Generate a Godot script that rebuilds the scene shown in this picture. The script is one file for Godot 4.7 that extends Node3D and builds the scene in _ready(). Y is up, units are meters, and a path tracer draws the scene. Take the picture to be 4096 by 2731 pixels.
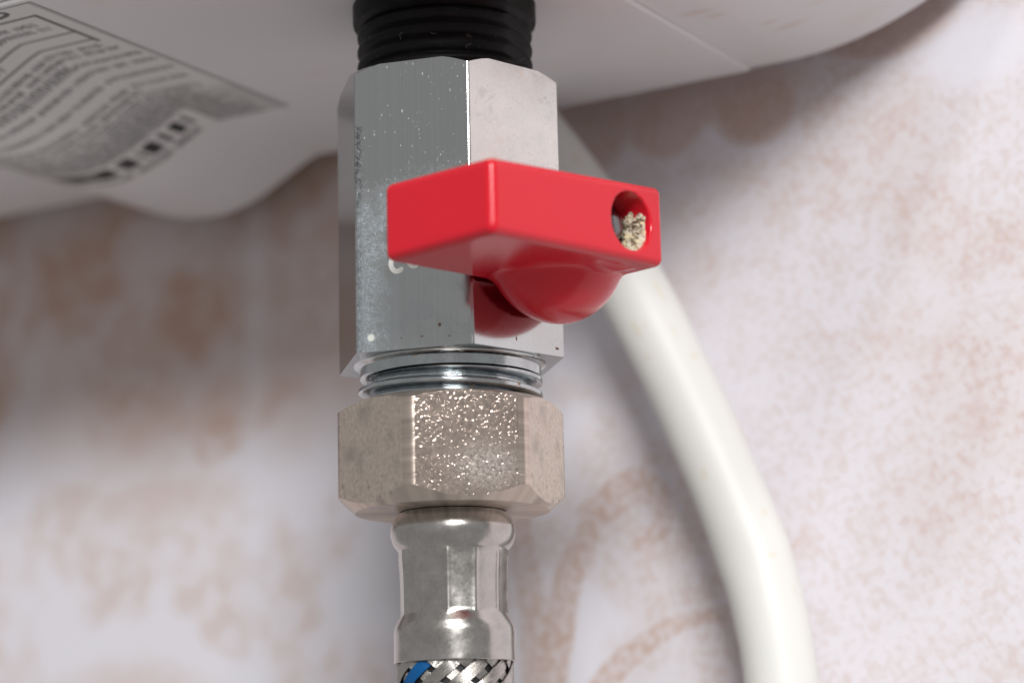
extends Node3D
# A close-up of a chromed ball valve with a red lever under a white water heater.
# All measures are in units of U (0.0529 mm); the valve's axis is the line x = 0, z = 0.

const U := 0.0000529
const WALL_TURN := 31.0
const WALL_BACK := 1000.0

var rng := RandomNumberGenerator.new()


# ------------------------------------------------------------------ small helpers
func lin(r: float, g: float, b: float) -> Color:
	return Color(r, g, b).linear_to_srgb()


func mat(c: Color, rough: float, metal := 0.0) -> StandardMaterial3D:
	var m := StandardMaterial3D.new()
	m.albedo_color = c
	m.roughness = rough
	m.metallic = metal
	return m


func ss(a: float, b: float, x: float) -> float:
	return smoothstep(a, b, x)


class Sheet:
	# collects triangles; U-sized points in, metre-sized mesh out
	var v := PackedVector3Array()
	var n := PackedVector3Array()
	var t := PackedVector2Array()
	var idx := PackedInt32Array()

	func put(p: Vector3, nn: Vector3, uv: Vector2) -> int:
		v.append(p)
		n.append(nn)
		t.append(uv)
		return v.size() - 1

	func tri(a: int, b: int, c: int) -> void:
		var g := (v[c] - v[a]).cross(v[b] - v[a])
		if g.length_squared() < 1e-9:
			return
		if g.dot(n[a] + n[b] + n[c]) < 0.0:
			idx.append_array([a, c, b])
		else:
			idx.append_array([a, b, c])

	func quad(a: int, b: int, c: int, d: int) -> void:
		tri(a, b, c)
		tri(a, c, d)

	# rows of points; normals by differences, turned to the side that `out` points to at the middle of the sheet
	func grid(rows: Array, uvs: Array, closed: bool, flip: bool) -> void:
		var nr := rows.size()
		var nc: int = rows[0].size()
		var base := v.size()
		for i in nr:
			for j in nc:
				var i0 := maxi(i - 1, 0)
				var i1 := mini(i + 1, nr - 1)
				var j0 := j - 1
				var j1 := j + 1
				if closed:
					if j0 < 0:
						j0 = nc - 2
					if j1 > nc - 1:
						j1 = 1
				else:
					j0 = maxi(j0, 0)
					j1 = mini(j1, nc - 1)
				var du: Vector3 = rows[i][j1] - rows[i][j0]
				var dv: Vector3 = rows[i1][j] - rows[i0][j]
				var nn := du.cross(dv).normalized()
				if flip:
					nn = -nn
				v.append(rows[i][j])
				n.append(nn)
				t.append(uvs[i][j])
		for i in nr - 1:
			for j in nc - 1:
				var a := base + i * nc + j
				quad(a, a + 1, a + nc + 1, a + nc)

	func mesh() -> ArrayMesh:
		var a := []
		a.resize(Mesh.ARRAY_MAX)
		var vs := PackedVector3Array()
		vs.resize(v.size())
		for i in v.size():
			vs[i] = v[i] * 0.0000529
		a[Mesh.ARRAY_VERTEX] = vs
		a[Mesh.ARRAY_NORMAL] = n
		a[Mesh.ARRAY_TEX_UV] = t
		a[Mesh.ARRAY_INDEX] = idx
		var m := ArrayMesh.new()
		m.add_surface_from_arrays(Mesh.PRIMITIVE_TRIANGLES, a)
		return m


func thing(called: String, label: String, category: String, at := Vector3.ZERO) -> Node3D:
	var o := Node3D.new()
	o.name = called
	o.position = at * U
	o.set_meta("label", label)
	o.set_meta("category", category)
	add_child(o, true)
	return o


func part(called: String, mesh: Mesh, m: Material, parent: Node3D, label := "") -> MeshInstance3D:
	var o := MeshInstance3D.new()
	o.name = called
	o.mesh = mesh
	o.material_override = m
	o.cast_shadow = GeometryInstance3D.SHADOW_CASTING_SETTING_ON
	if label:
		o.set_meta("label", label)
	parent.add_child(o, true)
	return o


# surface of revolution round the y axis from [height, radius] pairs; splits at sharp corners
func lathe(sh: Sheet, prof: Array, seg: int, shape: Variant = null, v0 := 0.0, v1 := 1.0) -> void:
	var total := 0.0
	for i in range(1, prof.size()):
		total += Vector2(prof[i][0] - prof[i - 1][0], prof[i][1] - prof[i - 1][1]).length()
	var runs := []
	var run := [[prof[0][0], prof[0][1], 0.0]]
	var along := 0.0
	for i in range(1, prof.size()):
		var d := Vector2(prof[i][0] - prof[i - 1][0], prof[i][1] - prof[i - 1][1])
		along += d.length()
		run.append([prof[i][0], prof[i][1], along / total])
		if i < prof.size() - 1:
			var e := Vector2(prof[i + 1][0] - prof[i][0], prof[i + 1][1] - prof[i][1])
			if absf(d.angle_to(e)) > 0.62:
				runs.append(run)
				run = [[prof[i][0], prof[i][1], along / total]]
	runs.append(run)
	for r in runs:
		var rows := []
		var uvs := []
		for q in r:
			var row := PackedVector3Array()
			var uv := PackedVector2Array()
			for j in seg + 1:
				var f := TAU * j / seg
				var rad: float = q[1]
				if shape != null:
					rad = shape.call(f, q[0], q[1])
				row.append(Vector3(cos(f) * rad, q[0], sin(f) * rad))
				uv.append(Vector2(float(j) / seg, lerpf(v0, v1, q[2])))
			rows.append(row)
			uvs.append(uv)
		# outward when heights fall from row to row
		sh.grid(rows, uvs, true, false)


# outline of a hexagon with rounded corners: [x, z, nx, nz, face, across]
func hexagon(big: float, turn: float, rho: float) -> Array:
	var out := []
	var inner := big - rho / cos(PI / 6.0)
	for k in 6:
		var a0 := deg_to_rad(turn + 60.0 * k)
		var a1 := a0 + PI / 3.0
		var mid := a0 + PI / 6.0
		var nrm := Vector2(cos(mid), sin(mid))
		for c in range(0, 5):
			var a := a0 - PI / 6.0 + (PI / 3.0) * (c / 8.0 + 0.5)
			if c == 4:
				break
			var d := Vector2(cos(a), sin(a))
			var p := Vector2(cos(a0), sin(a0)) * inner + d * rho
			out.append([p.x, p.y, d.x, d.y, k, 0.0])
		var pa := Vector2(cos(a0), sin(a0)) * inner + nrm * rho
		var pb := Vector2(cos(a1), sin(a1)) * inner + nrm * rho
		for s in 15:
			var p := pa.lerp(pb, s / 14.0)
			out.append([p.x, p.y, nrm.x, nrm.y, k, 0.02 + 0.96 * s / 14.0])
		for c in range(1, 5):
			var a := mid + (PI / 3.0) * (c / 8.0)
			var d := Vector2(cos(a), sin(a))
			var p := Vector2(cos(a1), sin(a1)) * inner + d * rho
			out.append([p.x, p.y, d.x, d.y, k, 1.0])
	return out


# hexagonal prism with turned (conical) chamfers; r0 is the chamfer's inner radius, hole the bore at that end
func hex_prism(big: float, turn: float, rho: float, yb: float, yt: float, top: Array, bottom: Array, tiles: Array, n_tiles: float, vb: float, vt: float) -> Sheet:
	var sh := Sheet.new()
	var o := hexagon(big, turn, rho)
	var count := o.size()
	var lo := []
	var hi := []
	for q in o:
		var r := Vector2(q[0], q[1]).length()
		hi.append(yt - maxf(0.0, r - top[0]) * top[1])
		lo.append(yb + maxf(0.0, r - bottom[0]) * bottom[1])
	var us := []
	for q in o:
		us.append((tiles[q[4]] + 1.0 - q[5]) / n_tiles)
	for i in count:
		var j := (i + 1) % count
		if o[i][4] != o[j][4]:
			us.append(0)
		var ids := []
		for k in [i, j]:
			for y in [lo[k], hi[k]]:
				var u: float = us[k]
				if k == j and o[i][4] != o[j][4]:
					u = (tiles[o[i][4]] + 0.0) / n_tiles
				ids.append(sh.put(Vector3(o[k][0], y, o[k][1]), Vector3(o[k][2], 0, o[k][3]), Vector2(u, remap(y, yb, yt, vb, vt))))
		sh.quad(ids[0], ids[1], ids[3], ids[2])
		for end in 2:
			var c: Array = top if end == 0 else bottom
			var y0: float = yt if end == 0 else yb
			var up := 1.0 if end == 0 else -1.0
			var e := []
			var f := []
			for k in [i, j]:
				var p := Vector2(o[k][0], o[k][1])
				var d := p.normalized()
				var r := p.length()
				var edge: float = hi[k] if end == 0 else lo[k]
				var slope: float = c[1]
				var nn := Vector3(d.x * slope, up, d.y * slope).normalized()
				var uv := Vector2((tiles[2] + 0.5 + p.x / 700.0) / n_tiles, 0.5 + p.y / 700.0)
				var rin: float = minf(r, c[0])
				e.append([sh.put(Vector3(p.x, edge, p.y), nn, uv), sh.put(Vector3(d.x * rin, y0, d.y * rin), nn, uv)])
				f.append([sh.put(Vector3(d.x * rin, y0, d.y * rin), Vector3(0, up, 0), uv), sh.put(Vector3(d.x * c[2], y0, d.y * c[2]), Vector3(0, up, 0), uv)])
			sh.quad(e[0][0], e[0][1], e[1][1], e[1][0])
			sh.quad(f[0][0], f[0][1], f[1][1], f[1][0])
	return sh


# round bar along a path
func tube(path: PackedVector3Array, rad: Callable, seg: int) -> Sheet:
	var sh := Sheet.new()
	var rows := []
	var uvs := []
	var side := Vector3(0, 0, 1)
	for i in path.size():
		var d := (path[mini(i + 1, path.size() - 1)] - path[maxi(i - 1, 0)]).normalized()
		var a := (side - d * side.dot(d)).normalized()
		var b := d.cross(a)
		side = a
		var row := PackedVector3Array()
		var uv := PackedVector2Array()
		for j in seg + 1:
			var f := TAU * j / seg
			var r: float = rad.call(i, f)
			row.append(path[i] + (a * cos(f) + b * sin(f)) * r)
			uv.append(Vector2(float(j) / seg, float(i) / (path.size() - 1)))
		rows.append(row)
		uvs.append(uv)
	sh.grid(rows, uvs, true, false)
	return sh


func spline(pts: Array, steps: int) -> PackedVector3Array:
	var out := PackedVector3Array()
	for i in pts.size() - 1:
		var a: Vector3 = pts[maxi(i - 1, 0)]
		var b: Vector3 = pts[i]
		var c: Vector3 = pts[i + 1]
		var d: Vector3 = pts[mini(i + 2, pts.size() - 1)]
		for s in steps:
			out.append(b.cubic_interpolate(c, a, d, float(s) / steps))
	out.append(pts[-1])
	return out


# ------------------------------------------------------------------ textures
func noise_bytes(w: int, h: int, freq: float, octaves: int, sd: int, kind := FastNoiseLite.TYPE_SIMPLEX_SMOOTH) -> PackedByteArray:
	var f := FastNoiseLite.new()
	f.noise_type = kind
	f.seed = sd
	f.frequency = freq
	f.fractal_octaves = octaves
	var im := f.get_seamless_image(w, h, false, false, 0.12)
	im.convert(Image.FORMAT_L8)
	return im.get_data()


func tex(im: Image) -> ImageTexture:
	return ImageTexture.create_from_image(im)


# a soft elliptical dab
func dab(im: Image, x: float, y: float, rx: float, ry: float, c: Color, a: float, soft := 0.5, turn := 0.0) -> void:
	var big := maxf(rx, ry) + 1.0
	var cs := cos(turn)
	var sn := sin(turn)
	for j in range(maxi(0, int(y - big)), mini(im.get_height(), int(y + big) + 2)):
		for i in range(maxi(0, int(x - big)), mini(im.get_width(), int(x + big) + 2)):
			var dx := i + 0.5 - x
			var dy := j + 0.5 - y
			var p := Vector2((dx * cs + dy * sn) / rx, (dy * cs - dx * sn) / ry)
			var k := a * (1.0 - smoothstep(1.0 - soft, 1.0 + soft * 0.3, p.length()))
			if k > 0.0:
				im.set_pixel(i, j, im.get_pixel(i, j).lerp(c, k))


func line(im: Image, a: Vector2, b: Vector2, w: float, c: Color, alpha: float) -> void:
	var lo := a.min(b) - Vector2(w + 1, w + 1)
	var hi := a.max(b) + Vector2(w + 2, w + 2)
	for j in range(maxi(0, int(lo.y)), mini(im.get_height(), int(hi.y))):
		for i in range(maxi(0, int(lo.x)), mini(im.get_width(), int(hi.x))):
			var p := Vector2(i + 0.5, j + 0.5)
			var d := p.distance_to(Geometry2D.get_closest_point_to_segment(p, a, b))
			var k := alpha * clampf(w * 0.5 + 0.5 - d, 0.0, 1.0)
			if k > 0.0:
				im.set_pixel(i, j, im.get_pixel(i, j).lerp(c, k))


func ring(im: Image, c: Vector2, rx: float, ry: float, w: float, a0: float, a1: float, col: Color, alpha: float) -> void:
	var steps := 24
	for s in steps:
		var f0 := lerpf(a0, a1, float(s) / steps)
		var f1 := lerpf(a0, a1, float(s + 1) / steps)
		line(im, c + Vector2(cos(f0) * rx, sin(f0) * ry), c + Vector2(cos(f1) * rx, sin(f1) * ry), w, col, alpha)


func dashes(im: Image, x0: float, x1: float, y: float, h: float, c: Color, alpha: float) -> void:
	# a line of print too small to read: words of uneven strokes
	var x := x0
	while x < x1:
		var word := rng.randf_range(18, 70)
		var end := minf(x + word, x1)
		while x < end:
			var s := rng.randf_range(2.0, 4.5)
			var up := rng.randf_range(0.7, 1.0)
			line(im, Vector2(x, y - h * 0.5 * up), Vector2(x + rng.randf_range(-1, 1), y + h * 0.5), s * 0.7, c, alpha)
			if rng.randf() < 0.6:
				line(im, Vector2(x, y + rng.randf_range(-0.4, 0.4) * h), Vector2(x + s + 1.5, y + rng.randf_range(-0.4, 0.4) * h), 1.8, c, alpha)
			x += s + 2.0
		x = end + rng.randf_range(5, 9)


func _ready() -> void:
	rng.seed = 20240611
	# ---------------------------------------------------------------- camera
	var cam := Camera3D.new()
	cam.name = "camera"
	cam.position = Vector3(143, 0, 5482) * U
	cam.basis = Basis(Vector3.RIGHT, deg_to_rad(11.3)) * Basis(Vector3.BACK, deg_to_rad(-1.26))
	var lens := CameraAttributesPhysical.new()
	lens.frustum_focal_length = 85.0
	lens.frustum_focus_distance = 5470.0 * U
	lens.exposure_aperture = 13.0
	cam.attributes = lens
	cam.keep_aspect = Camera3D.KEEP_HEIGHT
	cam.fov = rad_to_deg(2.0 * atan(784.0 / 5590.0))
	cam.near = 0.02
	cam.far = 20.0
	add_child(cam)
	cam.current = true
	# ---------------------------------------------------------------- surroundings and lamps
	var env := Environment.new()
	env.background_mode = Environment.BG_COLOR
	env.background_color = lin(0.30, 0.297, 0.295)
	env.tonemap_mode = Environment.TONE_MAPPER_LINEAR
	env.tonemap_exposure = 1.0
	env.sdfgi_enabled = true
	env.ssao_enabled = true
	env.ssil_enabled = true
	var we := WorldEnvironment.new()
	we.name = "surroundings"
	we.environment = env
	add_child(we)
	var aim := Vector3(0, 1100, 0) * U
	lamp("window_light", aim, 6.0, 22.0, 1.5, Vector2(0.5, 0.26), 1.95, Color(1.0, 0.995, 0.985))
	lamp("ceiling_lamp_light", aim, 7.0, 46.0, 1.0, Vector2(0.06, 0.06), 0.14, Color(1.0, 0.99, 0.97))
	lamp("ceiling_lamp_light", aim, -11.0, 46.0, 1.0, Vector2(0.04, 0.04), 0.08, Color(1.0, 0.99, 0.97))
	# ---------------------------------------------------------------- the place
	build_wall()
	build_heater()
	build_cord()
	build_coupling()
	build_valve()
	build_hose()


func lamp(called: String, aim: Vector3, azimuth: float, height: float, dist: float, size: Vector2, energy: float, c: Color) -> void:
	var l := AreaLight3D.new()
	l.name = called
	l.area_size = size
	l.light_energy = energy
	l.light_color = c
	l.shadow_enabled = true
	var a := deg_to_rad(azimuth)
	var e := deg_to_rad(height)
	var d := Vector3(sin(a) * cos(e), sin(e), cos(a) * cos(e))
	add_child(l, true)
	l.position = aim + d * dist
	l.basis = Basis.looking_at(-d, Vector3.UP)


# ------------------------------------------------------------------ wall
const TEXEL := 6000.0 / 2048.0


func stamp_path(mask: PackedFloat32Array, w: int, h: int, pts: Array, r0: float, r1: float, k: float) -> void:
	# a brush stroke on the wall; points in wall measures
	var dense := spline(pts, 14)
	for i in dense.size():
		var f := float(i) / (dense.size() - 1)
		stamp(mask, w, h, dense[i].x, dense[i].y, lerpf(r0, r1, f), lerpf(r0, r1, f), k)


func stamp(mask: PackedFloat32Array, w: int, h: int, u: float, y: float, rx: float, ry: float, k: float, edge := 0.25) -> void:
	var cx := (u + 2600.0) / TEXEL
	var cy := (2900.0 - y) / TEXEL
	var ax := rx / TEXEL
	var ay := ry / TEXEL
	for j in range(int(cy - ay * 1.3), int(cy + ay * 1.3) + 1):
		for i in range(int(cx - ax * 1.3), int(cx + ax * 1.3) + 1):
			if i < 0 or j < 0 or i >= w or j >= h:
				continue
			var d := Vector2((i - cx) / ax, (j - cy) / ay).length()
			var s := k * (1.0 - smoothstep(1.0 - edge, 1.0 + edge, d))
			if s > mask[j * w + i]:
				mask[j * w + i] = s


func build_wall() -> void:
	var w := 2048
	var h := 1024
	var big := noise_bytes(w, h, 0.0045, 3, 11)
	var mid := noise_bytes(w, h, 0.02, 3, 12)
	var fine := noise_bytes(w, h, 0.085, 3, 13)
	var grain := noise_bytes(w, h, 0.3, 2, 14)
	var hatch_a := noise_bytes(w, h, 0.075, 2, 15)
	var hatch_b := noise_bytes(w, h, 0.075, 2, 16)
	var mask := PackedFloat32Array()
	mask.resize(w * h)
	# scrolls and leaves printed on the wall
	stamp_path(mask, w, h, [Vector3(-350, 100, 0), Vector3(-350, 340, 0), Vector3(-320, 475, 0), Vector3(-285, 625, 0), Vector3(-215, 770, 0), Vector3(-145, 860, 0), Vector3(-70, 900, 0)], 62, 30, 0.95)
	stamp_path(mask, w, h, [Vector3(-190, 820, 0), Vector3(-130, 850, 0), Vector3(-60, 885, 0), Vector3(0, 845, 0), Vector3(10, 775, 0), Vector3(-35, 725, 0), Vector3(-70, 722, 0)], 58, 22, 0.8)
	stamp_path(mask, w, h, [Vector3(-260, 200, 0), Vector3(-200, 330, 0), Vector3(-130, 410, 0), Vector3(-40, 470, 0), Vector3(50, 510, 0), Vector3(175, 530, 0)], 48, 20, 0.85)
	stamp_path(mask, w, h, [Vector3(-440, 960, 0), Vector3(-425, 810, 0), Vector3(-410, 690, 0), Vector3(-390, 570, 0), Vector3(-385, 340, 0), Vector3(-390, 150, 0)], 38, 50, 0.8)
	stamp(mask, w, h, 330, 1850, 125, 105, 0.9)
	stamp(mask, w, h, 60, 1850, 120, 100, 0.85)
	stamp(mask, w, h, 180, 1900, 330, 80, 0.8, 0.5)
	stamp(mask, w, h, -170, 1880, 130, 150, 0.85)
	stamp(mask, w, h, 700, 2010, 200, 100, 0.85)
	stamp(mask, w, h, -250, 1690, 60, 150, 0.7, 0.5)
	stamp(mask, w, h, -1735, 1400, 360, 320, 0.85, 0.7)
	stamp(mask, w, h, -2080, 1720, 300, 230, 0.75, 0.8)
	stamp(mask, w, h, -1200, 1500, 260, 360, 0.75, 0.8)
	stamp(mask, w, h, -950, 1720, 230, 260, 0.9, 0.8)
	stamp(mask, w, h, -1500, 1740, 220, 160, 0.7, 0.9)
	stamp(mask, w, h, -1680, 980, 330, 90, 0.5, 0.7)
	stamp(mask, w, h, -1800, 380, 300, 120, 0.5, 0.7)
	stamp(mask, w, h, -860, 1230, 90, 60, 0.6, 0.5)
	stamp(mask, w, h, -780, 900, 80, 60, 0.5, 0.5)
	stamp(mask, w, h, -560, 560, 70, 90, 0.55, 0.5)
	stamp(mask, w, h, -640, 1500, 120, 260, 0.6, 0.5)
	var px := PackedByteArray()
	px.resize(w * h * 3)
	var rel := PackedByteArray()
	rel.resize(w * h)
	for j in h:
		var y := 2900.0 - j * TEXEL
		for i in w:
			var k := j * w + i
			var u := i * TEXEL - 2600.0
			var b := big[k] / 255.0
			var m := mid[k] / 255.0
			var f := fine[k] / 255.0
			var g := grain[k] / 255.0
			# strokes drawn crosswise, on the right of the wall
			var ha := hatch_a[posmod((i * 2 + j * 3) / 12, h) * w + posmod((i * 3 - j * 2) / 2, w)] / 255.0
			var hb := hatch_b[posmod((i * 3 - j) / 11, h) * w + posmod((j * 3 + i) / 2, w)] / 255.0
			var right := smoothstep(-100.0, 500.0, u) * (1.0 - smoothstep(0.35, 0.75, mask[k]))
			var mott := smoothstep(0.40, 0.68, f * 0.55 + m * 0.45)
			mott = lerpf(smoothstep(0.35, 0.65, m), mott, smoothstep(-1200.0, -200.0, u))
			var low := smoothstep(0.36, 0.66, b)
			var str := maxf(smoothstep(0.45, 0.78, ha), smoothstep(0.48, 0.80, hb) * 0.8)
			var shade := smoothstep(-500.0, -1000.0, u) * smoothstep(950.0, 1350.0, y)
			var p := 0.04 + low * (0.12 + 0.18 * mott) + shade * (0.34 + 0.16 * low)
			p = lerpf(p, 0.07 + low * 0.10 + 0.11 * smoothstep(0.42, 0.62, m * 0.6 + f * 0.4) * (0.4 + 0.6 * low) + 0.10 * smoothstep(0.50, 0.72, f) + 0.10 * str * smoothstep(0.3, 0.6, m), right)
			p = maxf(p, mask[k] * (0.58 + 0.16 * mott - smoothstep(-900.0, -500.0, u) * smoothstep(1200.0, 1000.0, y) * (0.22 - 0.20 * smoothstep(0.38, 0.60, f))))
			# paler upright bands of the print
			p *= 1.0 - 0.45 * exp(-pow((u + 1317.0) / 50.0, 2.0)) - 0.35 * exp(-pow((u + 2245.0) / 70.0, 2.0))
			p *= 1.0 - 0.9 * smoothstep(0.75, 0.25, Vector2((u - 960.0) / 330.0, (y - 1890.0) / 190.0).length())
			p = clampf(p + (g - 0.5) * 0.05, 0.0, 1.0)
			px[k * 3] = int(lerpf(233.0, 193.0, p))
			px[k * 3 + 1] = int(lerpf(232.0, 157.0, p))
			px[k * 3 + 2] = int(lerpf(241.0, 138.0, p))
			rel[k] = int(clampf(128.0 + (f - 0.5) * 90.0 + (g - 0.5) * 90.0 - str * right * 40.0, 0.0, 255.0))
	var wm := mat(Color.WHITE, 0.62)
	wm.albedo_texture = tex(Image.create_from_data(w, h, false, Image.FORMAT_RGB8, px))
	wm.heightmap_enabled = true
	wm.heightmap_texture = tex(Image.create_from_data(w, h, false, Image.FORMAT_L8, rel))
	wm.heightmap_scale = 0.006
	wm.metallic_specular = 0.4
	var sh := Sheet.new()
	var lo := Vector2(-7000, -3000)
	var hi := Vector2(4200, 9400)
	var uv := func(u: float, y: float) -> Vector2: return Vector2((u + 2600.0) / 6000.0, (2900.0 - y) / 3000.0)
	var c := [Vector2(lo.x, lo.y), Vector2(hi.x, lo.y), Vector2(hi.x, hi.y), Vector2(lo.x, hi.y)]
	for z in [0.0, -400.0]:
		var id := []
		for q in c:
			id.append(sh.put(Vector3(q.x, q.y, z), Vector3(0, 0, 1 if z == 0.0 else -1), uv.call(q.x, q.y)))
		sh.quad(id[0], id[1], id[2], id[3])
	for k in 4:
		var p: Vector2 = c[k]
		var q: Vector2 = c[(k + 1) % 4]
		var d := (q - p).normalized()
		var nn := Vector3(d.y, -d.x, 0)
		var id := [sh.put(Vector3(p.x, p.y, 0), nn, Vector2.ZERO), sh.put(Vector3(q.x, q.y, 0), nn, Vector2.ZERO), sh.put(Vector3(q.x, q.y, -400), nn, Vector2.ZERO), sh.put(Vector3(p.x, p.y, -400), nn, Vector2.ZERO)]
		sh.quad(id[0], id[1], id[2], id[3])
	var o := MeshInstance3D.new()
	o.name = "wall"
	o.mesh = sh.mesh()
	o.material_override = wm
	o.set_meta("kind", "structure")
	o.set_meta("label", "pale wall printed with blurred brown scrolls and mottling behind the valve")
	o.set_meta("category", "wall")
	add_child(o, true)
	place_on_wall(o)


func place_on_wall(o: Node3D) -> void:
	o.rotation.y = -deg_to_rad(WALL_TURN)
	o.position = Vector3(sin(deg_to_rad(WALL_TURN)), 0, -cos(deg_to_rad(WALL_TURN))) * WALL_BACK * U


# ------------------------------------------------------------------ water heater
const BUMP_U := [-1800.0, -1787.0, -1701.0, -1616.0, -1500.0, -1402.0, -1306.0, -1179.0, -1080.0, -993.0, -980.0]
const BUMP_D := [0.0, 1.0, 33.0, 70.0, 108.0, 123.0, 123.0, 88.0, 40.0, 2.0, 0.0]


func bump(u: float) -> float:
	if u <= BUMP_U[0] or u >= BUMP_U[-1]:
		return 0.0
	var i := 0
	while u > BUMP_U[i + 1]:
		i += 1
	var f: float = (u - BUMP_U[i]) / (BUMP_U[i + 1] - BUMP_U[i])
	return maxf(0.0, cubic_interpolate(BUMP_D[i], BUMP_D[i + 1], BUMP_D[maxi(i - 1, 0)], BUMP_D[mini(i + 2, BUMP_D.size() - 1)], f))


# a profile [u, h] drawn out from the wall, its front edge rounded
func drawn_out(sh: Sheet, prof: PackedVector2Array, path: Array) -> void:
	var rows := []
	var uvs := []
	for q in path:
		var row := PackedVector3Array()
		var uv := PackedVector2Array()
		for i in prof.size():
			var d := (prof[mini(i + 1, prof.size() - 1)] - prof[maxi(i - 1, 0)]).normalized()
			var nrm := Vector2(-d.y, d.x)
			var p: Vector2 = prof[i] + nrm * float(q[1])
			row.append(Vector3(p.x, p.y, q[0]))
			uv.append(Vector2(p.x / 3000.0, float(q[0]) / 3000.0))
		rows.append(row)
		uvs.append(uv)
	sh.grid(rows, uvs, false, true)


# the underside curves up towards the front
func front_rise(v: float) -> float:
	return 120.0 - sqrt(maxf(0.0, 14400.0 - pow(maxf(0.0, v - 1580.0), 2.0)))


func build_heater() -> void:
	var o := thing("water_heater", "white wall-mounted water heater with a printed label on its underside", "water heater")
	place_on_wall(o)
	var white := mat(lin(0.80, 0.775, 0.785), 0.32)
	var stain := Image.create(512, 512, false, Image.FORMAT_RGB8)
	stain.fill(Color.WHITE)
	for s in 60:
		dab(stain, rng.randf() * 512, rng.randf() * 512, rng.randf_range(2, 14), rng.randf_range(1.5, 8), Color(0.96, 0.93, 0.88), 0.3, 0.9)
	for s in [[0.155, 0.20, 9, 3.5], [0.165, 0.185, 5, 3], [0.20, 0.12, 10, 3], [0.19, 0.14, 5, 2]]:
		dab(stain, s[0] * 512, s[1] * 512, s[2], s[3], Color(0.86, 0.77, 0.64), 0.3, 0.95)
	white.albedo_texture = tex(stain)
	# casing: its left and right bottom edges are big round corners
	var prof := PackedVector2Array()
	prof.append(Vector2(-6995, 9000))
	for i in 33:
		var a := PI / 2.0 * i / 32.0
		prof.append(Vector2(-6080 - 915 * cos(a), 2827 - 915 * sin(a)))
	for i in range(1, 12):
		prof.append(Vector2(-6080 + 6560.0 * i / 12.0, 1912))
	for i in 49:
		var a := PI / 2.0 * i / 48.0
		prof.append(Vector2(480 + 915 * sin(a), 2827 - 915 * cos(a)))
	prof.append(Vector2(1395, 9000))
	var path := [[120.0, 300.0], [120.0, 10.0], [123.0, 3.0], [130.0, 0.0]]
	for i in 9:
		path.append([lerpf(260.0, 1560.0, i / 8.0), 0.0])
	for i in 25:
		var v := 1580.0 + 120.0 * sin(PI / 2.0 * i / 24.0)
		path.append([v, front_rise(v)])
	path.append([1700.0, 400.0])
	var sh := Sheet.new()
	drawn_out(sh, prof, path)
	for z in [120.0, 1700.0]:
		var id := []
		for q in [Vector2(-6700, 2380), Vector2(1000, 2380), Vector2(1000, 8999), Vector2(-6700, 8999)]:
			id.append(sh.put(Vector3(q.x, q.y, z), Vector3(0, 0, 1 if z > 200.0 else -1), Vector2(q.x, q.y) / 3000.0))
		sh.quad(id[0], id[1], id[2], id[3])
	var tid := []
	for q in [Vector2(-6995, 120), Vector2(1395, 120), Vector2(1395, 1700), Vector2(-6995, 1700)]:
		tid.append(sh.put(Vector3(q.x, 9000, q.y), Vector3.UP, q / 3000.0))
	sh.quad(tid[0], tid[1], tid[2], tid[3])
	part("casing", sh.mesh(), white, o)
	# bottom panel with a ridge moulded into it
	var pp := PackedVector2Array()
	pp.append(Vector2(-6000, 1911))
	pp.append(Vector2(-6000, 1906))
	var u := -5990.0
	while u < 370.0:
		pp.append(Vector2(u, 1902 - bump(u)))
		u += 20.0 if u > -2000.0 and u < -800.0 else 200.0
	pp.append(Vector2(372, 1902))
	pp.append(Vector2(379, 1902.5))
	pp.append(Vector2(383, 1904.5))
	pp.append(Vector2(385, 1907))
	pp.append(Vector2(385, 1911))
	var pan := Sheet.new()
	var pan_path := [[135.0, 9.0], [135.0, 3.0], [138.0, 0.0], [500.0, 0.0], [1000.0, 0.0], [1590.0, 0.0], [1598.0, 2.0], [1600.0, 10.0]]
	drawn_out(pan, pp, pan_path)
	var panel := part("bottom_panel", pan.mesh(), white, o)
	# printed label that follows the ridge
	var lw := 865
	var lh := 530
	var im := Image.create(lw, lh, false, Image.FORMAT_RGB8)
	im.fill(Color(0.885, 0.875, 0.865))
	var ink := Color(0.16, 0.17, 0.17)
	var soft := Color(0.42, 0.42, 0.42)
	var ly := func(v: float) -> float: return (1650.0 - v) / 2.0
	var lx := func(uu: float) -> float: return (uu + 2500.0) / 2.0
	for j in range(int(ly.call(870.0)), lh):
		for i in lw:
			im.set_pixel(i, j, im.get_pixel(i, j).lerp(soft, 0.22 * ss(ly.call(880.0), ly.call(800.0), j)))
	# two rows of large letters at the head, cut off by the frame
	var oy: float = ly.call(1575.0)
	ring(im, Vector2(lx.call(-955.0), oy), 13, 17, 7, 0, TAU, ink, 0.9)
	line(im, Vector2(lx.call(-905.0), oy - 17), Vector2(lx.call(-905.0), oy + 17), 7, ink, 0.9)
	ring(im, Vector2(lx.call(-905.0), oy - 8), 15, 8, 6, -PI / 2, PI / 2, ink, 0.9)
	ring(im, Vector2(lx.call(-905.0), oy + 8), 18, 8, 6, -PI / 2, PI / 2, ink, 0.9)
	for q in [1511.0, 1372.0, 1306.0]:
		line(im, Vector2(0, ly.call(q)), Vector2(lx.call(-822.0), ly.call(q)), 5, ink, 0.8 if q > 1500.0 else 0.6)
	line(im, Vector2(lx.call(-822.0), ly.call(1511.0)), Vector2(lx.call(-822.0), ly.call(1290.0)), 6, ink, 0.9)
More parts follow.
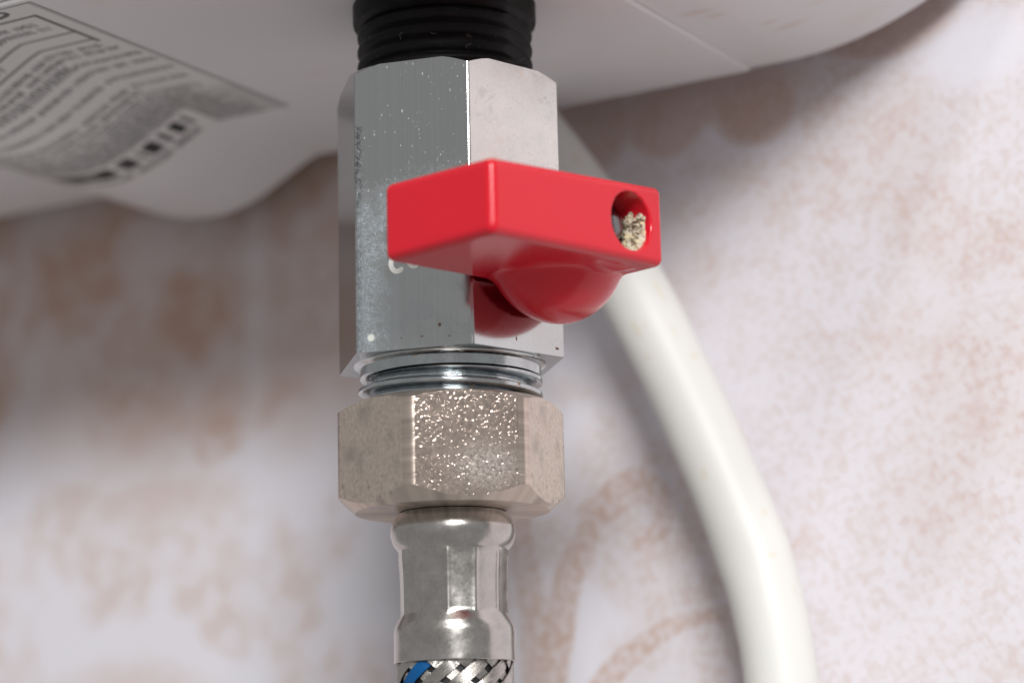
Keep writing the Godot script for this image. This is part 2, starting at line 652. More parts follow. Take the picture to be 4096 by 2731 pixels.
	for q in [[1462.0, -870.0], [1425.0, -850.0], [1340.0, -1080.0], [1262.0, -830.0], [1226.0, -815.0], [1190.0, -1000.0], [1168.0, -800.0], [1112.0, -800.0], [1037.0, -800.0], [962.0, -815.0], [925.0, -1000.0], [1000.0, -1500.0], [1075.0, -1500.0]]:
		dashes(im, rng.randf_range(0, 30), lx.call(q[1]), ly.call(q[0]), 12.0, ink, 0.65)
	for k in 16:
		dashes(im, rng.randf_range(0, 30), lx.call(rng.randf_range(-900, -790)), ly.call(895.0 - k * 19.0), 7.0, soft.darkened(0.25), 0.7)
	# white field with the bar code
	for j in range(int(ly.call(742.0)), lh):
		for i in range(int(lx.call(-1640.0)), int(lx.call(-1000.0))):
			im.set_pixel(i, j, Color(0.9, 0.89, 0.88))
	for q in [[-1040.0, 11.0, 0.4], [-1082.0, 26.0, 0.07], [-1116.0, 12.0, 0.1], [-1172.0, 36.0, 0.06], [-1194.0, 8.0, 0.15]]:
		for j in range(int(ly.call(722.0)), int(ly.call(655.0))):
			for i in range(int(lx.call(q[0])), int(lx.call(q[0] + q[1])) + 1):
				im.set_pixel(i, j, Color(q[2], q[2] + 0.01, q[2] + 0.01))
	line(im, Vector2(lw - 3, 0), Vector2(lw - 3, lh), 4, soft, 0.35)
	var x := -1610.0
	while x < -1215.0:
		var wid: float = [5.0, 10.0, 16.0, 24.0][rng.randi() % 4]
		if rng.randf() < 0.62:
			for j in range(int(ly.call(722.0)), int(ly.call(655.0))):
				for i in range(int(lx.call(x)), int(lx.call(x + wid)) + 1):
					im.set_pixel(i, j, Color(0.07, 0.08, 0.08))
		x += wid
	dashes(im, lx.call(-1560.0), lx.call(-1040.0), ly.call(625.0), 14.0, ink, 0.9)
	var paper := mat(Color.WHITE, 0.38)
	paper.albedo_texture = tex(im)
	var rows := []
	var uvs := []
	for k in 25:
		var v := lerpf(575.0, 1585.0, k / 24.0)
		var row := PackedVector3Array()
		var uv := PackedVector2Array()
		for i in 93:
			var uu := lerpf(-2500.0, -766.0, i / 92.0)
			row.append(Vector3(uu, 1902 - bump(uu) - 2.2 + front_rise(v), v))
			uv.append(Vector2(i / 92.0, lerpf(1.0, (1650.0 - 1585.0) / 1060.0, k / 24.0)))
		rows.append(row)
		uvs.append(uv)
	var lab := Sheet.new()
	lab.grid(rows, uvs, false, true)
	part("label_sticker", lab.mesh(), paper, panel, "pale grey label with lines of print and a bar code")


# ------------------------------------------------------------------ white cord
func build_cord() -> void:
	var o := MeshInstance3D.new()
	o.name = "cord"
	var pts := [Vector3(-420, 2050, 260), Vector3(-345, 1960, 240), Vector3(-232, 1826, 222), Vector3(-92, 1632, 198), Vector3(65, 1329, 190), Vector3(183, 1082, 178), Vector3(281, 846, 174), Vector3(348, 675, 172), Vector3(396, 508, 172), Vector3(420, 327, 172), Vector3(422, 89, 172), Vector3(391, -411, 175), Vector3(381, -1211, 180)]
	var path := spline(pts, 14)
	for k in 110:
		for i in range(1, path.size() - 1):
			path[i] = path[i] * 0.5 + (path[i - 1] + path[i + 1]) * 0.25
	var cm := mat(lin(0.79, 0.79, 0.765), 0.46)
	var im := Image.create(128, 512, false, Image.FORMAT_RGB8)
	im.fill(Color.WHITE)
	for s in 60:
		dab(im, rng.randf() * 128, rng.randf() * 512, rng.randf_range(0.8, 4), rng.randf_range(0.8, 7), Color(0.97, 0.94, 0.86), rng.randf_range(0.2, 0.6), 0.8)
	cm.albedo_texture = tex(im)
	cm.subsurf_scatter_enabled = false
	var rad := func(i: int, f: float) -> float:
		var h := path[i].y
		return 92.0 - 4.0 * exp(-pow((h - 640.0) / 60.0, 2.0)) * cos(2.0 * f) + 0.8 * sin(i * 0.35)
	o.mesh = tube(path, rad, 40).mesh()
	o.material_override = cm
	o.set_meta("label", "thick off-white plastic cord curving down the wall to the right of the valve")
	o.set_meta("category", "cord")
	add_child(o, true)
	place_on_wall(o)


# ------------------------------------------------------------------ black coupling
func build_coupling() -> void:
	var o := thing("pipe_coupling", "black ribbed plastic coupling screwed into the top of the chrome valve", "pipe coupling")
	var blk := mat(Color.WHITE, 0.5)
	var im := Image.create(1024, 256, false, Image.FORMAT_RGB8)
	im.fill(lin(0.009, 0.009, 0.01))
	var f := FastNoiseLite.new()
	f.seed = 5
	f.frequency = 0.02
	for j in 256:
		for i in 1024:
			var k := maxf(0.0, f.get_noise_2d(i, j * 2.0)) * 0.012
			im.set_pixel(i, j, lin(0.0045 + k * 0.6, 0.0045 + k * 0.6, 0.005 + k * 0.6))
	for s in 900:
		var x := rng.randf() * 1024
		var y := rng.randf() * 256
		if f.get_noise_2d(x, y * 2.0) < -0.12:
			continue
		var b := rng.randf_range(0.25, 0.75)
		dab(im, x, y, rng.randf_range(0.35, 1.0), rng.randf_range(0.35, 0.8), Color(b, b * 0.97, b * 0.92), rng.randf_range(0.3, 0.9), 0.4)
	blk.albedo_texture = tex(im)
	blk.metallic_specular = 0.32
	var prof := [[1990.0, 0.5], [1990.0, 216.0], [1862.0, 216.0], [1854.0, 214.0], [1846.0, 204.0]]
	for k in 4:
		var c := 1826.0 - 37.0 * k
		for s in 13:
			var a := -1.25 + 2.5 * s / 12.0
			prof.append([c - 15.5 * sin(a) * 1.06, 192.0 + 14.0 * cos(a)])
		prof.append([c - 19.5, 194.0])
		if k < 3:
			prof.append([c - 20.5, 198.5])
			prof.append([c - 22.0, 198.5])
			prof.append([c - 23.0, 195.0])
	prof.append([1690.0, 190.0])
	prof.append([1690.0, 60.0])
	var shape := func(a: float, h: float, r: float) -> float:
		# a flat moulded into the right-hand side
		var flat := 197.0 if h < 1850.0 else 206.0
		var d := absf(wrapf(a - deg_to_rad(30.0), -PI, PI))
		return minf(r, flat / maxf(cos(d), 0.3)) if d < 1.2 else r
	var sh := Sheet.new()
	lathe(sh, prof, 160, shape)
	part("ribbed_sleeve", sh.mesh(), blk, o)
	# a few fibres caught on the ribs
	var lint := Sheet.new()
	for s in 7:
		var a := rng.randf_range(0.25, 2.7)
		var h := rng.randf_range(1725, 1850)
		var p := Vector3(cos(a) * 208.0, h, sin(a) * 208.0)
		var pts := [p]
		for q in 4:
			pts.append(pts[-1] + Vector3(rng.randf_range(-6, 6), rng.randf_range(-7, 7), rng.randf_range(-1.0, 2.5)))
		var t := tube(spline(pts, 4), func(_i: int, _f: float) -> float: return 0.42, 4)
		var base := lint.v.size()
		lint.v.append_array(t.v)
		lint.n.append_array(t.n)
		lint.t.append_array(t.t)
		for k in t.idx:
			lint.idx.append(k + base)
	var l := part("lint", lint.mesh(), mat(Color(0.50, 0.46, 0.43), 0.8), o)
	l.set_meta("kind", "stuff")


# ------------------------------------------------------------------ ball valve
func worn_chrome() -> StandardMaterial3D:
	# three faces side by side, 256 texels each: front, right, left; the second picture holds roughness and metalness
	var w := 768
	var h := 620
	var im := Image.create(w, h, false, Image.FORMAT_RGB8)
	var rm := Image.create(w, h, false, Image.FORMAT_RGB8)
	var n1 := noise_bytes(w, h, 0.012, 4, 31)
	var n2 := noise_bytes(w, h, 0.06, 4, 32)
	var n3 := noise_bytes(w, h, 0.22, 2, 33)
	var cols := PackedFloat32Array()
	for i in w:
		cols.append(rng.randf_range(-0.5, 0.5))
	for j in h:
		for i in w:
			var k := j * w + i
			var a := n1[k] / 255.0
			var b := n2[k] / 255.0
			var c := n3[k] / 255.0
			var face := i / 256
			var x := i % 256
			var base := Color(0.80, 0.81, 0.81)
			var rough := 0.10 + 0.03 * cols[i]
			var metal := 1.0
			base = base * (1.0 + 0.035 * cols[i])
			if face == 0:
				# hard water: a bluish bloom along the left edge and round the lever
				var left := ss(120.0, 8.0, x + (a - 0.5) * 120.0) * ss(250.0, 390.0, j + (a - 0.5) * 100.0)
				var mid := ss(170.0, 40.0, absf(x - 130.0 + (a - 0.5) * 90.0)) * ss(70.0, 20.0, absf(j - 300.0 - (b - 0.5) * 60.0 + (x - 128.0) * 0.18))
				var low := ss(90.0, 200.0, j - 380.0 + (a - 0.5) * 160.0) * ss(0.40, 0.6, a) * 0.28
				var bloom := clampf((left * 1.0 + mid * 0.6 + low) * (0.25 + 0.8 * ss(0.35, 0.72, b * 0.3 + c * 0.7)), 0.0, 1.0)
				base = base.lerp(Color(0.56, 0.63, 0.70), bloom * 0.5)
				metal = 1.0 - 0.5 * bloom
				rough += bloom * 0.32
				if x < 24 and j > 130:
					var nick := ss(24.0, 4.0, x) * ss(0.45, 0.6, c * 0.5 + b * 0.5)
					base = base.lerp(Color(0.35, 0.36, 0.38), nick * 0.6)
			elif face == 1:
				var film := ss(0.25, 0.75, a)
				var clean := ss(370.0, 450.0, j + (a - 0.5) * 60.0 - x * 0.35)
				base = base.lerp(Color(0.89, 0.88, 0.865), (0.5 + 0.3 * film) * (1.0 - clean))
				metal = lerpf(0.74 - 0.22 * film, 1.0, clean)
				rough = lerpf(0.20 + 0.10 * film, 0.12, clean)
			else:
				base = base * 0.93
				rough = 0.15
			im.set_pixel(i, j, base)
			rm.set_pixel(i, j, Color(rough, metal, 0))
	# specks, in loose clusters
	for s in 900:
		var x := rng.randf() * 256
		var y := rng.randf() * 620
		var here := n1[int(y) * w + int(x)] / 255.0
		if here < 0.47 or rng.randf() > (here - 0.42) * 4.0:
			continue
		var r := absf(rng.randfn(0.0, 0.75)) + 0.3
		var a := rng.randf_range(0.15, 0.9) * ss(0.2, 0.9, r + 0.2)
		var el := rng.randf_range(0.7, 2.6)
		dab(im, x, y, r, r * el, Color(0.74, 0.82, 0.88), a, 0.7, rng.randf_range(-0.5, 0.5))
		dab(rm, x, y, r, r * el, Color(0.55, 0.15, 0), a, 0.7)
	# short bright scratches by the left edge
	for s in 40:
		var x := 5.0 + absf(rng.randfn(0, 14))
		var y := rng.randf_range(180, 560)
		var d := Vector2(rng.randf_range(-0.6, 1.0), rng.randf_range(0.4, 1.4)).normalized() * rng.randf_range(5, 16)
		line(im, Vector2(x, y), Vector2(x, y) + d, rng.randf_range(0.7, 1.6), Color(0.78, 0.83, 0.88), rng.randf_range(0.2, 0.7))
		line(rm, Vector2(x, y), Vector2(x, y) + d, 1.0, Color(0.4, 0.5, 0), 0.5)
	for s in 26:
		var x := rng.randf() * 256
		var y := rng.randf_range(10, 250)
		line(im, Vector2(x, y), Vector2(x + rng.randf_range(-4, 4), y + rng.randf_range(5, 20)), 0.8, Color(0.75, 0.82, 0.86), rng.randf_range(0.15, 0.5))
	# foot of a stamped marking that shows below the lever
	var white := Color(0.93, 0.93, 0.91)
	for q in [im, rm]:
		var c: Color = white if q == im else Color(0.7, 0.0, 0)
		ring(q, Vector2(93, 437), 14, 17, 10, 0.9, 4.9, c, 1.0)
		ring(q, Vector2(130, 429), 13, 17, 10, 0, TAU, c, 1.0)
		# a dried drop low on the face
		dab(q, 33, 590, 9, 9, Color(0.88, 0.89, 0.85) if q == im else c, 0.9, 0.5)
	# rust spots
	for q in [[184, 575, 4, 4.5], [145, 596, 4, 2.5], [100, 596, 2, 3], [205, 600, 3, 2], [256 + 120, 596, 2, 5], [256 + 40, 590, 2, 2], [256 + 235, 604, 6, 3]]:
		dab(im, q[0], q[1], q[2], q[3], Color(0.42, 0.30, 0.20), 0.85, 0.7)
		dab(rm, q[0], q[1], q[2], q[3], Color(0.8, 0.1, 0), 0.85, 0.7)
	# right face: fine slanting scratches, stains and drop rims
	for s in 260:
		var x := 256.0 + rng.randf_range(30, 250)
		var y := rng.randf() * 620
		var dn := rng.randf_range(0.15, 0.5)
		if rng.randf() < 0.35:
			dn = -0.7
		var d := Vector2(1, dn) * rng.randf_range(6, 24)
		line(im, Vector2(x, y), Vector2(minf(x + d.x, 510.0), y + d.y), 0.9, Color(0.45, 0.44, 0.44) if rng.randf() < 0.6 else Color(0.95, 0.94, 0.93), rng.randf_range(0.06, 0.28))
	for s in 22:
		var x := 256.0 + rng.randf_range(20, 235)
		var y := rng.randf() * 620
		for q in 9:
			dab(im, x + rng.randfn(0, 14), y + rng.randfn(0, 18), rng.randf_range(2, 11), rng.randf_range(2, 14), Color(0.66, 0.66, 0.67) if s % 2 else Color(0.86, 0.80, 0.75), rng.randf_range(0.08, 0.25), 0.7)
	for s in 40:
		var x := 512.0 + rng.randf() * 256
		var y := rng.randf() * 620
		line(im, Vector2(x, y), Vector2(x + rng.randf_range(-1, 1), y + rng.randf_range(1, 6)), 1.0, Color(0.86, 0.9, 0.93), rng.randf_range(0.3, 0.9))
	var m := mat(Color.WHITE, 1.0, 1.0)
	m.albedo_texture = tex(im)
	var rt := tex(rm)
	m.roughness_texture = rt
	m.roughness_texture_channel = BaseMaterial3D.TEXTURE_CHANNEL_RED
	m.metallic_texture = rt
	m.metallic_texture_channel = BaseMaterial3D.TEXTURE_CHANNEL_GREEN
	return m


func rusty_metal(c: Color, rough: float, w: int, h: int, spots: int, sd: int) -> StandardMaterial3D:
	var im := Image.create(w, h, false, Image.FORMAT_RGB8)
	var n1 := noise_bytes(w, h, 0.03, 4, sd)
	var n2 := noise_bytes(w, h, 0.15, 3, sd + 1)
	var rm := Image.create(w, h, false, Image.FORMAT_RGB8)
	for j in h:
		for i in w:
			var a := n1[j * w + i] / 255.0
			var b := n2[j * w + i] / 255.0
			im.set_pixel(i, j, c * (0.90 + 0.16 * (a * 0.6 + b * 0.4)))
			rm.set_pixel(i, j, Color(rough * (0.75 + 0.6 * a) + 0.05 * b, 1, 0))
	for s in spots:
		var x := rng.randf() * w
		var y := rng.randf() * h
		var rx := rng.randf_range(0.6, 3.5)
		var ry := rng.randf_range(0.6, 3.0)
		var dark := rng.randf() < 0.45
		dab(im, x, y, rx, ry, Color(0.30, 0.27, 0.24) if dark else Color(0.55, 0.36, 0.18), rng.randf_range(0.3, 0.8), 0.7)
		dab(rm, x, y, rx, ry, Color(0.75, 0.3, 0), 0.7, 0.7)
	var m := mat(Color.WHITE, 1.0, 1.0)
	m.albedo_texture = tex(im)
	var rt := tex(rm)
	m.roughness_texture = rt
	m.metallic_texture = rt
	m.metallic_texture_channel = BaseMaterial3D.TEXTURE_CHANNEL_GREEN
	return m


func build_valve() -> void:
	var o := thing("ball_valve", "chromed hexagonal ball valve with a stubby red lever", "ball valve")
	var chrome := worn_chrome()
	# faces from 17.8 degrees on: right, front, left, then those that face the wall
	var body := hex_prism(274, 17.8, 9, 1040, 1702, [250, 0.8, 150], [400, 0.0, 185], [1, 0, 2, 2, 1, 2], 3.0, 1.0, 0.0)
	part("hexagonal_body", body.mesh(), chrome, o)
	# threaded outlet: a collar, then a helical thread
	var steel := rusty_metal(Color(0.78, 0.80, 0.81), 0.13, 768, 96, 60, 51)
	var sh := Sheet.new()
	lathe(sh, [[1041.0, 222.0], [1037.0, 219.0], [1034.0, 213.0], [1031.0, 209.0], [1012.0, 208.0], [1008.0, 205.0], [1004.0, 196.0], [1002.0, 190.0]], 128, null, 0.0, 0.25)
	var rows := []
	var uvs := []
	var pitch := 34.0
	for i in 121:
		var y := 1004.0 - i * 1.0
		var row := PackedVector3Array()
		var uv := PackedVector2Array()
		for j in 145:
			var f := TAU * j / 144.0
			var ph := fposmod((1004.0 - y + 12.0) / pitch + f / TAU, 1.0)
			var tri := absf(ph - 0.5) * 2.0
			var r := 180.0 + 31.0 * sin(PI / 2.0 * clampf((0.84 - tri) / 0.66, 0.0, 1.0))
			row.append(Vector3(cos(f) * r, y, sin(f) * r))
			uv.append(Vector2(j / 144.0, 0.25 + 0.75 * i / 120.0))
		rows.append(row)
		uvs.append(uv)
	sh.grid(rows, uvs, true, false)
	part("threaded_outlet", sh.mesh(), steel, o)
	build_lever(o)


# distance to the lever; its free end lies to the left, y up, z out along the stem
const LEVER_R1 := 433.0
const LEVER_R0 := -108.0
const LEVER_S1 := 561.0
const LEVER_S0 := 240.0


func lever_distance(to_right: float, y: float, z: float) -> float:
	var x := -to_right
	var rc := (LEVER_R1 + LEVER_R0) * 0.5
	var half := (LEVER_R1 - LEVER_R0) * 0.5
	var a := lerpf(89.5, 80.0, (x - LEVER_R0) / (LEVER_R1 - LEVER_R0)) + 4.6 * (LEVER_S1 - z) / (LEVER_S1 - LEVER_S0)
	var rr := 18.0
	var q := Vector3(absf(x - rc) - half + rr, absf(y + 0.037 * x) - a + rr, absf(z - (LEVER_S1 + LEVER_S0) * 0.5) - (LEVER_S1 - LEVER_S0) * 0.5 + rr)
	var d := Vector3(maxf(q.x, 0.0), maxf(q.y, 0.0), maxf(q.z, 0.0)).length() + minf(maxf(q.x, maxf(q.y, q.z)), 0.0) - rr
	var rad := Vector2(x, y).length()
	# boss round the stem
	var zz := clampf((z - 330.0) / 140.0, 0.0, 1.0)
	var zb := clampf((340.0 - z) / 90.0, 0.0, 1.0)
	var br := 170.0 - 90.0 * pow(zz, 2.3) - 36.0 * pow(zb, 2.0)
	var hub := maxf((Vector2(x, y + 20.0).length() - br) * 0.8, maxf(z - 505.0, 255.0 - z))
	var k := 18.0
	var hh := clampf(0.5 + 0.5 * (hub - d) / k, 0.0, 1.0)
	d = lerpf(hub, d, hh) - k * hh * (1.0 - hh)
	# screw hole
	var hole := maxf(rad - 65.0, 395.0 - z)
	var g := 3.0
	var cut := -hole
	var e := clampf(0.5 - 0.5 * (d - cut) / g, 0.0, 1.0)
	return lerpf(d, cut, e) + g * e * (1.0 - e)


func surface_net(lo: Vector3, hi: Vector3, cell: float, dist: Callable) -> Sheet:
	var sh := Sheet.new()
	var nx := int((hi.x - lo.x) / cell) + 1
	var ny := int((hi.y - lo.y) / cell) + 1
	var nz := int((hi.z - lo.z) / cell) + 1
	var val := PackedFloat32Array()
	val.resize(nx * ny * nz)
	for k in nz:
		for j in ny:
			for i in nx:
				val[(k * ny + j) * nx + i] = dist.call(lo.x + i * cell, lo.y + j * cell, lo.z + k * cell)
	var at := PackedInt32Array()
	at.resize(nx * ny * nz)
	at.fill(-1)
	for k in nz - 1:
		for j in ny - 1:
			for i in nx - 1:
				var sum := Vector3.ZERO
				var count := 0
				var b := (k * ny + j) * nx + i
				var first := val[b] < 0.0
				var mixed := false
				for c in range(1, 8):
					if (val[b + (c & 1) + ((c >> 1) & 1) * nx + (c >> 2) * nx * ny] < 0.0) != first:
						mixed = true
						break
				if not mixed:
					continue
				for c in 8:
					for ax in 3:
						if c & (1 << ax):
							continue
						var c2 := c | (1 << ax)
						var va := val[b + (c & 1) + ((c >> 1) & 1) * nx + (c >> 2) * nx * ny]
						var vb := val[b + (c2 & 1) + ((c2 >> 1) & 1) * nx + (c2 >> 2) * nx * ny]
						if (va < 0.0) != (vb < 0.0):
							var f := va / (va - vb)
							var pa := Vector3(c & 1, (c >> 1) & 1, c >> 2)
							var pb := Vector3(c2 & 1, (c2 >> 1) & 1, c2 >> 2)
							sum += pa.lerp(pb, f)
							count += 1
				var p := lo + (Vector3(i, j, k) + sum / count) * cell
				var grad := Vector3.ZERO
				for step in 3:
					var e := 0.8
					grad = Vector3(dist.call(p.x + e, p.y, p.z) - dist.call(p.x - e, p.y, p.z), dist.call(p.x, p.y + e, p.z) - dist.call(p.x, p.y - e, p.z), dist.call(p.x, p.y, p.z + e) - dist.call(p.x, p.y, p.z - e)) / (2.0 * e)
					if step < 2:
						p -= grad * float(dist.call(p.x, p.y, p.z)) / maxf(grad.length_squared(), 0.2)
				at[b] = sh.put(p, grad.normalized(), Vector2(p.x, p.y) / 600.0)
	for k in range(1, nz - 1):
		for j in range(1, ny - 1):
			for i in range(1, nx - 1):
				var b := (k * ny + j) * nx + i
				var s := val[b] < 0.0
				if s != (val[b + 1] < 0.0):
					sh.quad(at[b], at[b - nx], at[b - nx - nx * ny], at[b - nx * ny])
				if s != (val[b + nx] < 0.0):
					sh.quad(at[b], at[b - 1], at[b - 1 - nx * ny], at[b - nx * ny])
				if s != (val[b + nx * ny] < 0.0):
					sh.quad(at[b], at[b - 1], at[b - 1 - nx], at[b - nx])
	return sh


func build_lever(o: Node3D) -> void:
	var red := mat(lin(0.68, 0.011, 0.027), 0.19)
	red.clearcoat_enabled = false
	var wob := FastNoiseLite.new()
	wob.seed = 3
	var lever := part("lever", surface_net(Vector3(-460, -205, 240), Vector3(205, 205, 580), 6.0, lever_distance).mesh(), red, o, "short red plastic lever with a screw hole in its boss")
	var az := deg_to_rad(46.47)
	var out := Vector3(sin(az), 0, cos(az))
	var along := Vector3(cos(az), 0, -sin(az))
	lever.transform = Transform3D(Basis(along, Vector3.UP, out), Vector3(0, 1277.7, 0) * U)
	# screw at the bottom of the hole
	var sh := Sheet.new()
	lathe(sh, [[522.5, 0.5], [522.0, 14.0], [519.0, 24.0], [512.0, 31.0], [503.0, 35.0], [482.0, 36.0], [482.0, 61.0], [476.0, 62.5], [400.0, 62.5]], 48)
	var turned := part("screw", sh.mesh(), mat(lin(0.22, 0.225, 0.235), 0.25, 1.0), lever)
	turned.basis = Basis(Vector3.RIGHT, PI / 2.0)
	# yellowish crust on the wall of the hole
	var cr := Sheet.new()
	var f := FastNoiseLite.new()
	f.seed = 9
	f.frequency = 0.045
	f.fractal_octaves = 4
	var rows := []
	var uvs := []
	for i in 40:
		var z := lerpf(476.0, 553.0, i / 39.0)
		var row := PackedVector3Array()
		var uv := PackedVector2Array()
		for j in 90:
			var a := deg_to_rad(lerpf(-118.0, 44.0, j / 89.0))
			var edge := ss(0.0, 0.25, j / 89.0) * ss(1.0, 0.8, j / 89.0) * ss(1.0, 0.8, i / 39.0)
			var p := Vector3(cos(a), sin(a), 0) * 60.0 + Vector3(0, 0, z)
			var thick := edge * (7.0 + 24.0 * maxf(0.0, f.get_noise_3dv(p) + 0.15) + 5.0 * f.get_noise_3dv(p * 3.0)) - 3.0
			var r := 66.0 - thick
			row.append(Vector3(cos(a) * r, sin(a) * r, z))
			uv.append(Vector2(j / 89.0, i / 39.0))
		rows.append(row)
		uvs.append(uv)
	cr.grid(rows, uvs, false, true)
	var im := Image.create(128, 64, false, Image.FORMAT_RGB8)
	for j in 64:
		for i in 128:
			var k := 0.5 + 0.5 * f.get_noise_2d(i * 2.2, j * 2.2 + 300.0)
			var c := Color(0.56, 0.49, 0.42).lerp(Color(0.80, 0.77, 0.69), ss(0.30, 0.55, k))
			im.set_pixel(i, j, c.lerp(Color(0.88, 0.82, 0.64), ss(0.58, 0.75, 0.5 + 0.5 * f.get_noise_2d(i * 1.3 + 90.0, j * 1.3))))
	var cm := mat(Color.WHITE, 0.9)
	cm.albedo_texture = tex(im)
	part("limescale_crust", cr.mesh(), cm, lever, "yellowish white crust inside the screw hole")


# ------------------------------------------------------------------ braided hose with its nut
func nut_metal() -> StandardMaterial3D:
	# two faces side by side: a pitted one and a smoother one
	var w := 512
	var h := 240
	var im := Image.create(w, h, false, Image.FORMAT_RGB8)
	var rm := Image.create(w, h, false, Image.FORMAT_RGB8)
	var rel := Image.create(w, h, false, Image.FORMAT_L8)
	var n1 := noise_bytes(w, h, 0.015, 3, 71)
	var n2 := noise_bytes(w, h, 0.07, 3, 72)
	var n3 := noise_bytes(w, h, 0.2, 2, 73)
	for j in h:
		for i in w:
			var k := j * w + i
			var a := n1[k] / 255.0
			var b := n2[k] / 255.0
			var c := n3[k] / 255.0
			var pit := i < 256
			var base := (Color(0.87, 0.80, 0.755) if pit else Color(0.91, 0.85, 0.80)) * (0.93 + 0.14 * (b - 0.5) + 0.10 * (a - 0.5))
			var rough := 0.26 + 0.18 * a
			var metal := 0.84
			var ht := 128.0 + (c - 0.5) * 6.0 + (b - 0.5) * 18.0
			if pit:
				rough = 0.085 + 0.04 * b
				ht = 128.0 + (c - 0.5) * 130.0 + (b - 0.5) * 130.0
				base = base * 0.97
				# chalky patch low on the right of the face
				var chalk := 0.6 * ss(1.0, 0.2, Vector2((i - 175.0) / 130.0, (j - 165.0) / 80.0).length() + (b - 0.5) * 0.5) * ss(0.25, 0.7, c * 0.6 + b * 0.4)
				base = base.lerp(Color(0.86, 0.85, 0.84), chalk)
				metal = 0.9 - 0.8 * chalk
			else:
				var grime := ss(0.5, 0.85, a) * 0.16
				base = base.lerp(Color(0.50, 0.45, 0.41), grime)
			im.set_pixel(i, j, base)
			rm.set_pixel(i, j, Color(rough, metal, 0))
			rel.set_pixel(i, j, Color(ht / 255.0, 0, 0))
	# smudges, and grime gathered low on the right-hand face
	for s in 9:
		dab(im, 256.0 + rng.randf() * 256, rng.randf() * h, rng.randf_range(14, 34), rng.randf_range(12, 30), Color(0.60, 0.575, 0.55), rng.randf_range(0.15, 0.4), 0.95)
	for s in 14:
		dab(im, 256.0 + rng.randf_range(60, 240), h - absf(rng.randfn(12, 22)), rng.randf_range(3, 11), rng.randf_range(3, 13), Color(0.45, 0.44, 0.40), rng.randf_range(0.15, 0.45), 0.9)
	for s in 60:
		var x := 256.0 + rng.randf() * 256
		var y := rng.randf() * h
		if rng.randf() < 0.6:
			y = h - absf(rng.randfn(0, 40))
		dab(im, x, y, rng.randf_range(0.8, 6), rng.randf_range(0.8, 6), Color(0.46, 0.42, 0.39), rng.randf_range(0.05, 0.4), 0.9)
		dab(rm, x, y, 2, 2, Color(0.6, 0.5, 0), 0.5, 0.7)
	var m := mat(Color.WHITE, 1.0, 1.0)
	m.albedo_texture = tex(im)
	var rt := tex(rm)
	m.roughness_texture = rt
	m.metallic_texture = rt
	m.metallic_texture_channel = BaseMaterial3D.TEXTURE_CHANNEL_GREEN
	m.heightmap_enabled = true
	m.heightmap_texture = tex(rel)
	m.heightmap_scale = 0.0031
	return m


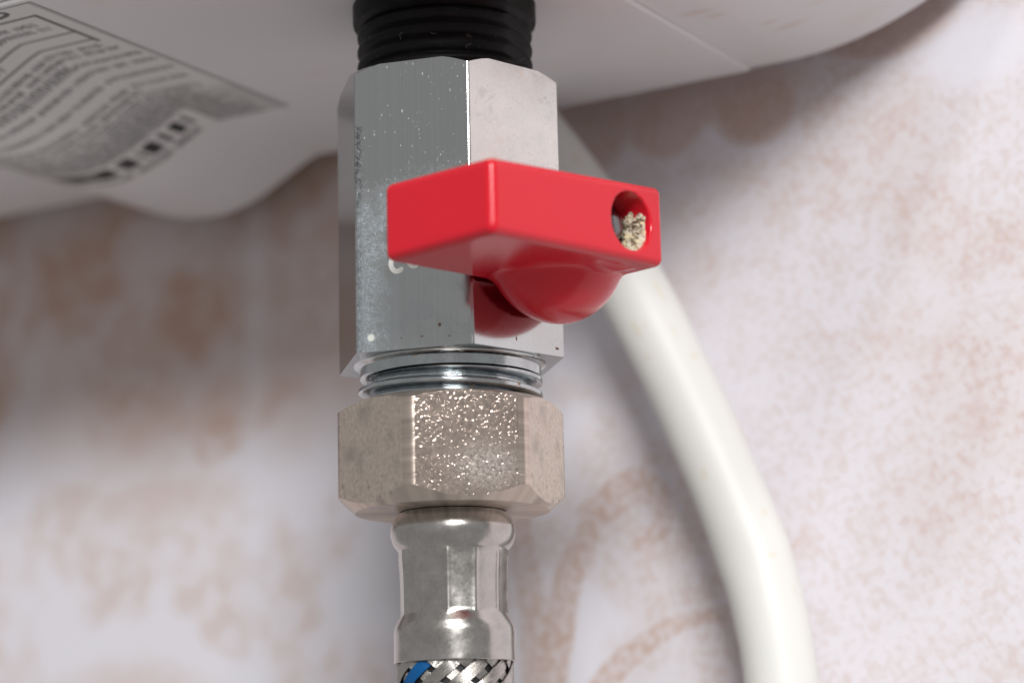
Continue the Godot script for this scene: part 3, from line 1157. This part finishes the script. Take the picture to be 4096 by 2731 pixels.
func build_hose() -> void:
	var o := thing("braided_hose", "steel-braided water hose hanging from the valve by its hexagonal nut", "hose")
	# nut: faces from -10 degrees on: right, front, left ...
	var nut := hex_prism(266, -10, 38, 703, 948, [224, 0.52, 190], [221, 0.86, 122], [1, 0, 1, 1, 1, 1], 2.0, 1.0, 0.0)
	var nm := nut_metal()
	lathe(nut, [[703.0, 122.0], [760.0, 122.0]], 64, null, 0.9, 1.0)
	part("union_nut", nut.mesh(), nm, o, "nickel-plated hexagonal nut, one face pitted and glittering")
	# crimped sleeve: bulge, twelve pressed flats, shoulder, straight skirt
	var prof := [[770.0, 112.0], [722.0, 114.0], [708.0, 117.0], [701.0, 122.0]]
	for s in range(1, 14):
		var a := lerpf(0.85, -0.95, s / 13.0)
		prof.append([657.0 + 50.0 * sin(a), 101.0 + 41.0 * cos(a)])
	for q in [[615.0, 124.5], [611.0, 123.5], [600.0, 123.0], [560.0, 120.5], [520.0, 119.5], [482.0, 119.5], [474.0, 120.0], [470.0, 121.5], [464.0, 124.5], [454.0, 130.0], [446.0, 134.0], [438.0, 136.2], [430.0, 137.0], [400.0, 136.8], [370.0, 137.4], [366.0, 137.4], [364.5, 136.0], [364.5, 131.0]]:
		prof.append(q)
	var shape := func(a: float, h: float, r: float) -> float:
		var k := ss(618.0, 606.0, h) * ss(466.0, 478.0, h)
		if k <= 0.0:
			# slightly out of round, dented on the right
			return r - 1.6 * ss(470.0, 440.0, h) * exp(-pow(wrapf(a - 0.55, -PI, PI) / 0.22, 2.0))
		var d := wrapf(a - deg_to_rad(80.0), -PI / 12.0, PI / 12.0)
		var flat := (r - 2.0) / cos(d)
		var seam := exp(-pow((absf(d) - PI / 12.0) / 0.035, 2.0))
		return lerpf(r, lerpf(r, minf(flat, r + 1.6), 0.8) + 1.2 * seam, k)
	var sh := Sheet.new()
	lathe(sh, prof, 240, shape)
	var sl := rusty_metal(Color(0.79, 0.775, 0.76), 0.19, 512, 256, 4, 81)
	var dents := FastNoiseLite.new()
	dents.seed = 84
	dents.frequency = 0.03
	var dt := NoiseTexture2D.new()
	dt.width = 512
	dt.height = 256
	dt.seamless = true
	dt.noise = dents
	sl.heightmap_enabled = true
	sl.heightmap_texture = dt
	sl.heightmap_scale = 0.0015
	part("crimped_sleeve", sh.mesh(), sl, o)
	# inner tube and its woven cover
	var core := Sheet.new()
	lathe(core, [[372.0, 60.0], [372.0, 121.0], [-560.0, 121.0], [-560.0, 60.0]], 64)
	part("inner_tube", core.mesh(), mat(lin(0.012, 0.012, 0.014), 0.55), o)
	var wire := rusty_metal(Color(0.80, 0.785, 0.77), 0.25, 128, 128, 2, 91)
	var blue := mat(lin(0.0, 0.10, 0.30), 0.4)
	var band := [strand(1.0), strand(-1.0)]
	for side in 2:
		for k in 12:
			var is_blue: bool = side == 0 and k == 8
			var s := part("braid_strand", band[side], blue if is_blue else wire, o, "blue tracer strand" if is_blue else "")
			s.rotation.y = TAU * k / 12.0 + 0.12


# one flat band of eight wires wound round the tube, weaving over and under the crossing bands
func strand(way: float) -> ArrayMesh:
	var sh := Sheet.new()
	var rows := []
	var uvs := []
	var steps := 300
	var turns := 1.4
	var rise := tan(deg_to_rad(38.0)) * 130.0
	var across := 33
	for i in steps + 1:
		var th := TAU * turns * i / steps
		var row := PackedVector3Array()
		var uv := PackedVector2Array()
		# over two, under two
		var over := cos(6.0 * th - 0.75 * PI) * way
		over = signf(over) * pow(absf(over), 0.45)
		for j in across:
			var w := (j / (across - 1.0) - 0.5) * 28.0
			var ridge := absf(sin(PI * 8.0 * j / (across - 1.0)))
			var r := 127.0 + 3.2 * over + 2.2 * ridge - 0.006 * w * w
			# across the band: at right angles to the helix on the unrolled tube
			var f := th * way + w * sin(deg_to_rad(38.0)) / 130.0 * way
			var y := 372.0 - th * rise + w * cos(deg_to_rad(38.0))
			y = minf(y, 378.0)
			row.append(Vector3(cos(f) * r, y, sin(f) * r))
			uv.append(Vector2(j / (across - 1.0), i / 20.0))
		rows.append(row)
		uvs.append(uv)
	sh.grid(rows, uvs, false, way > 0.0)
	return sh.mesh()
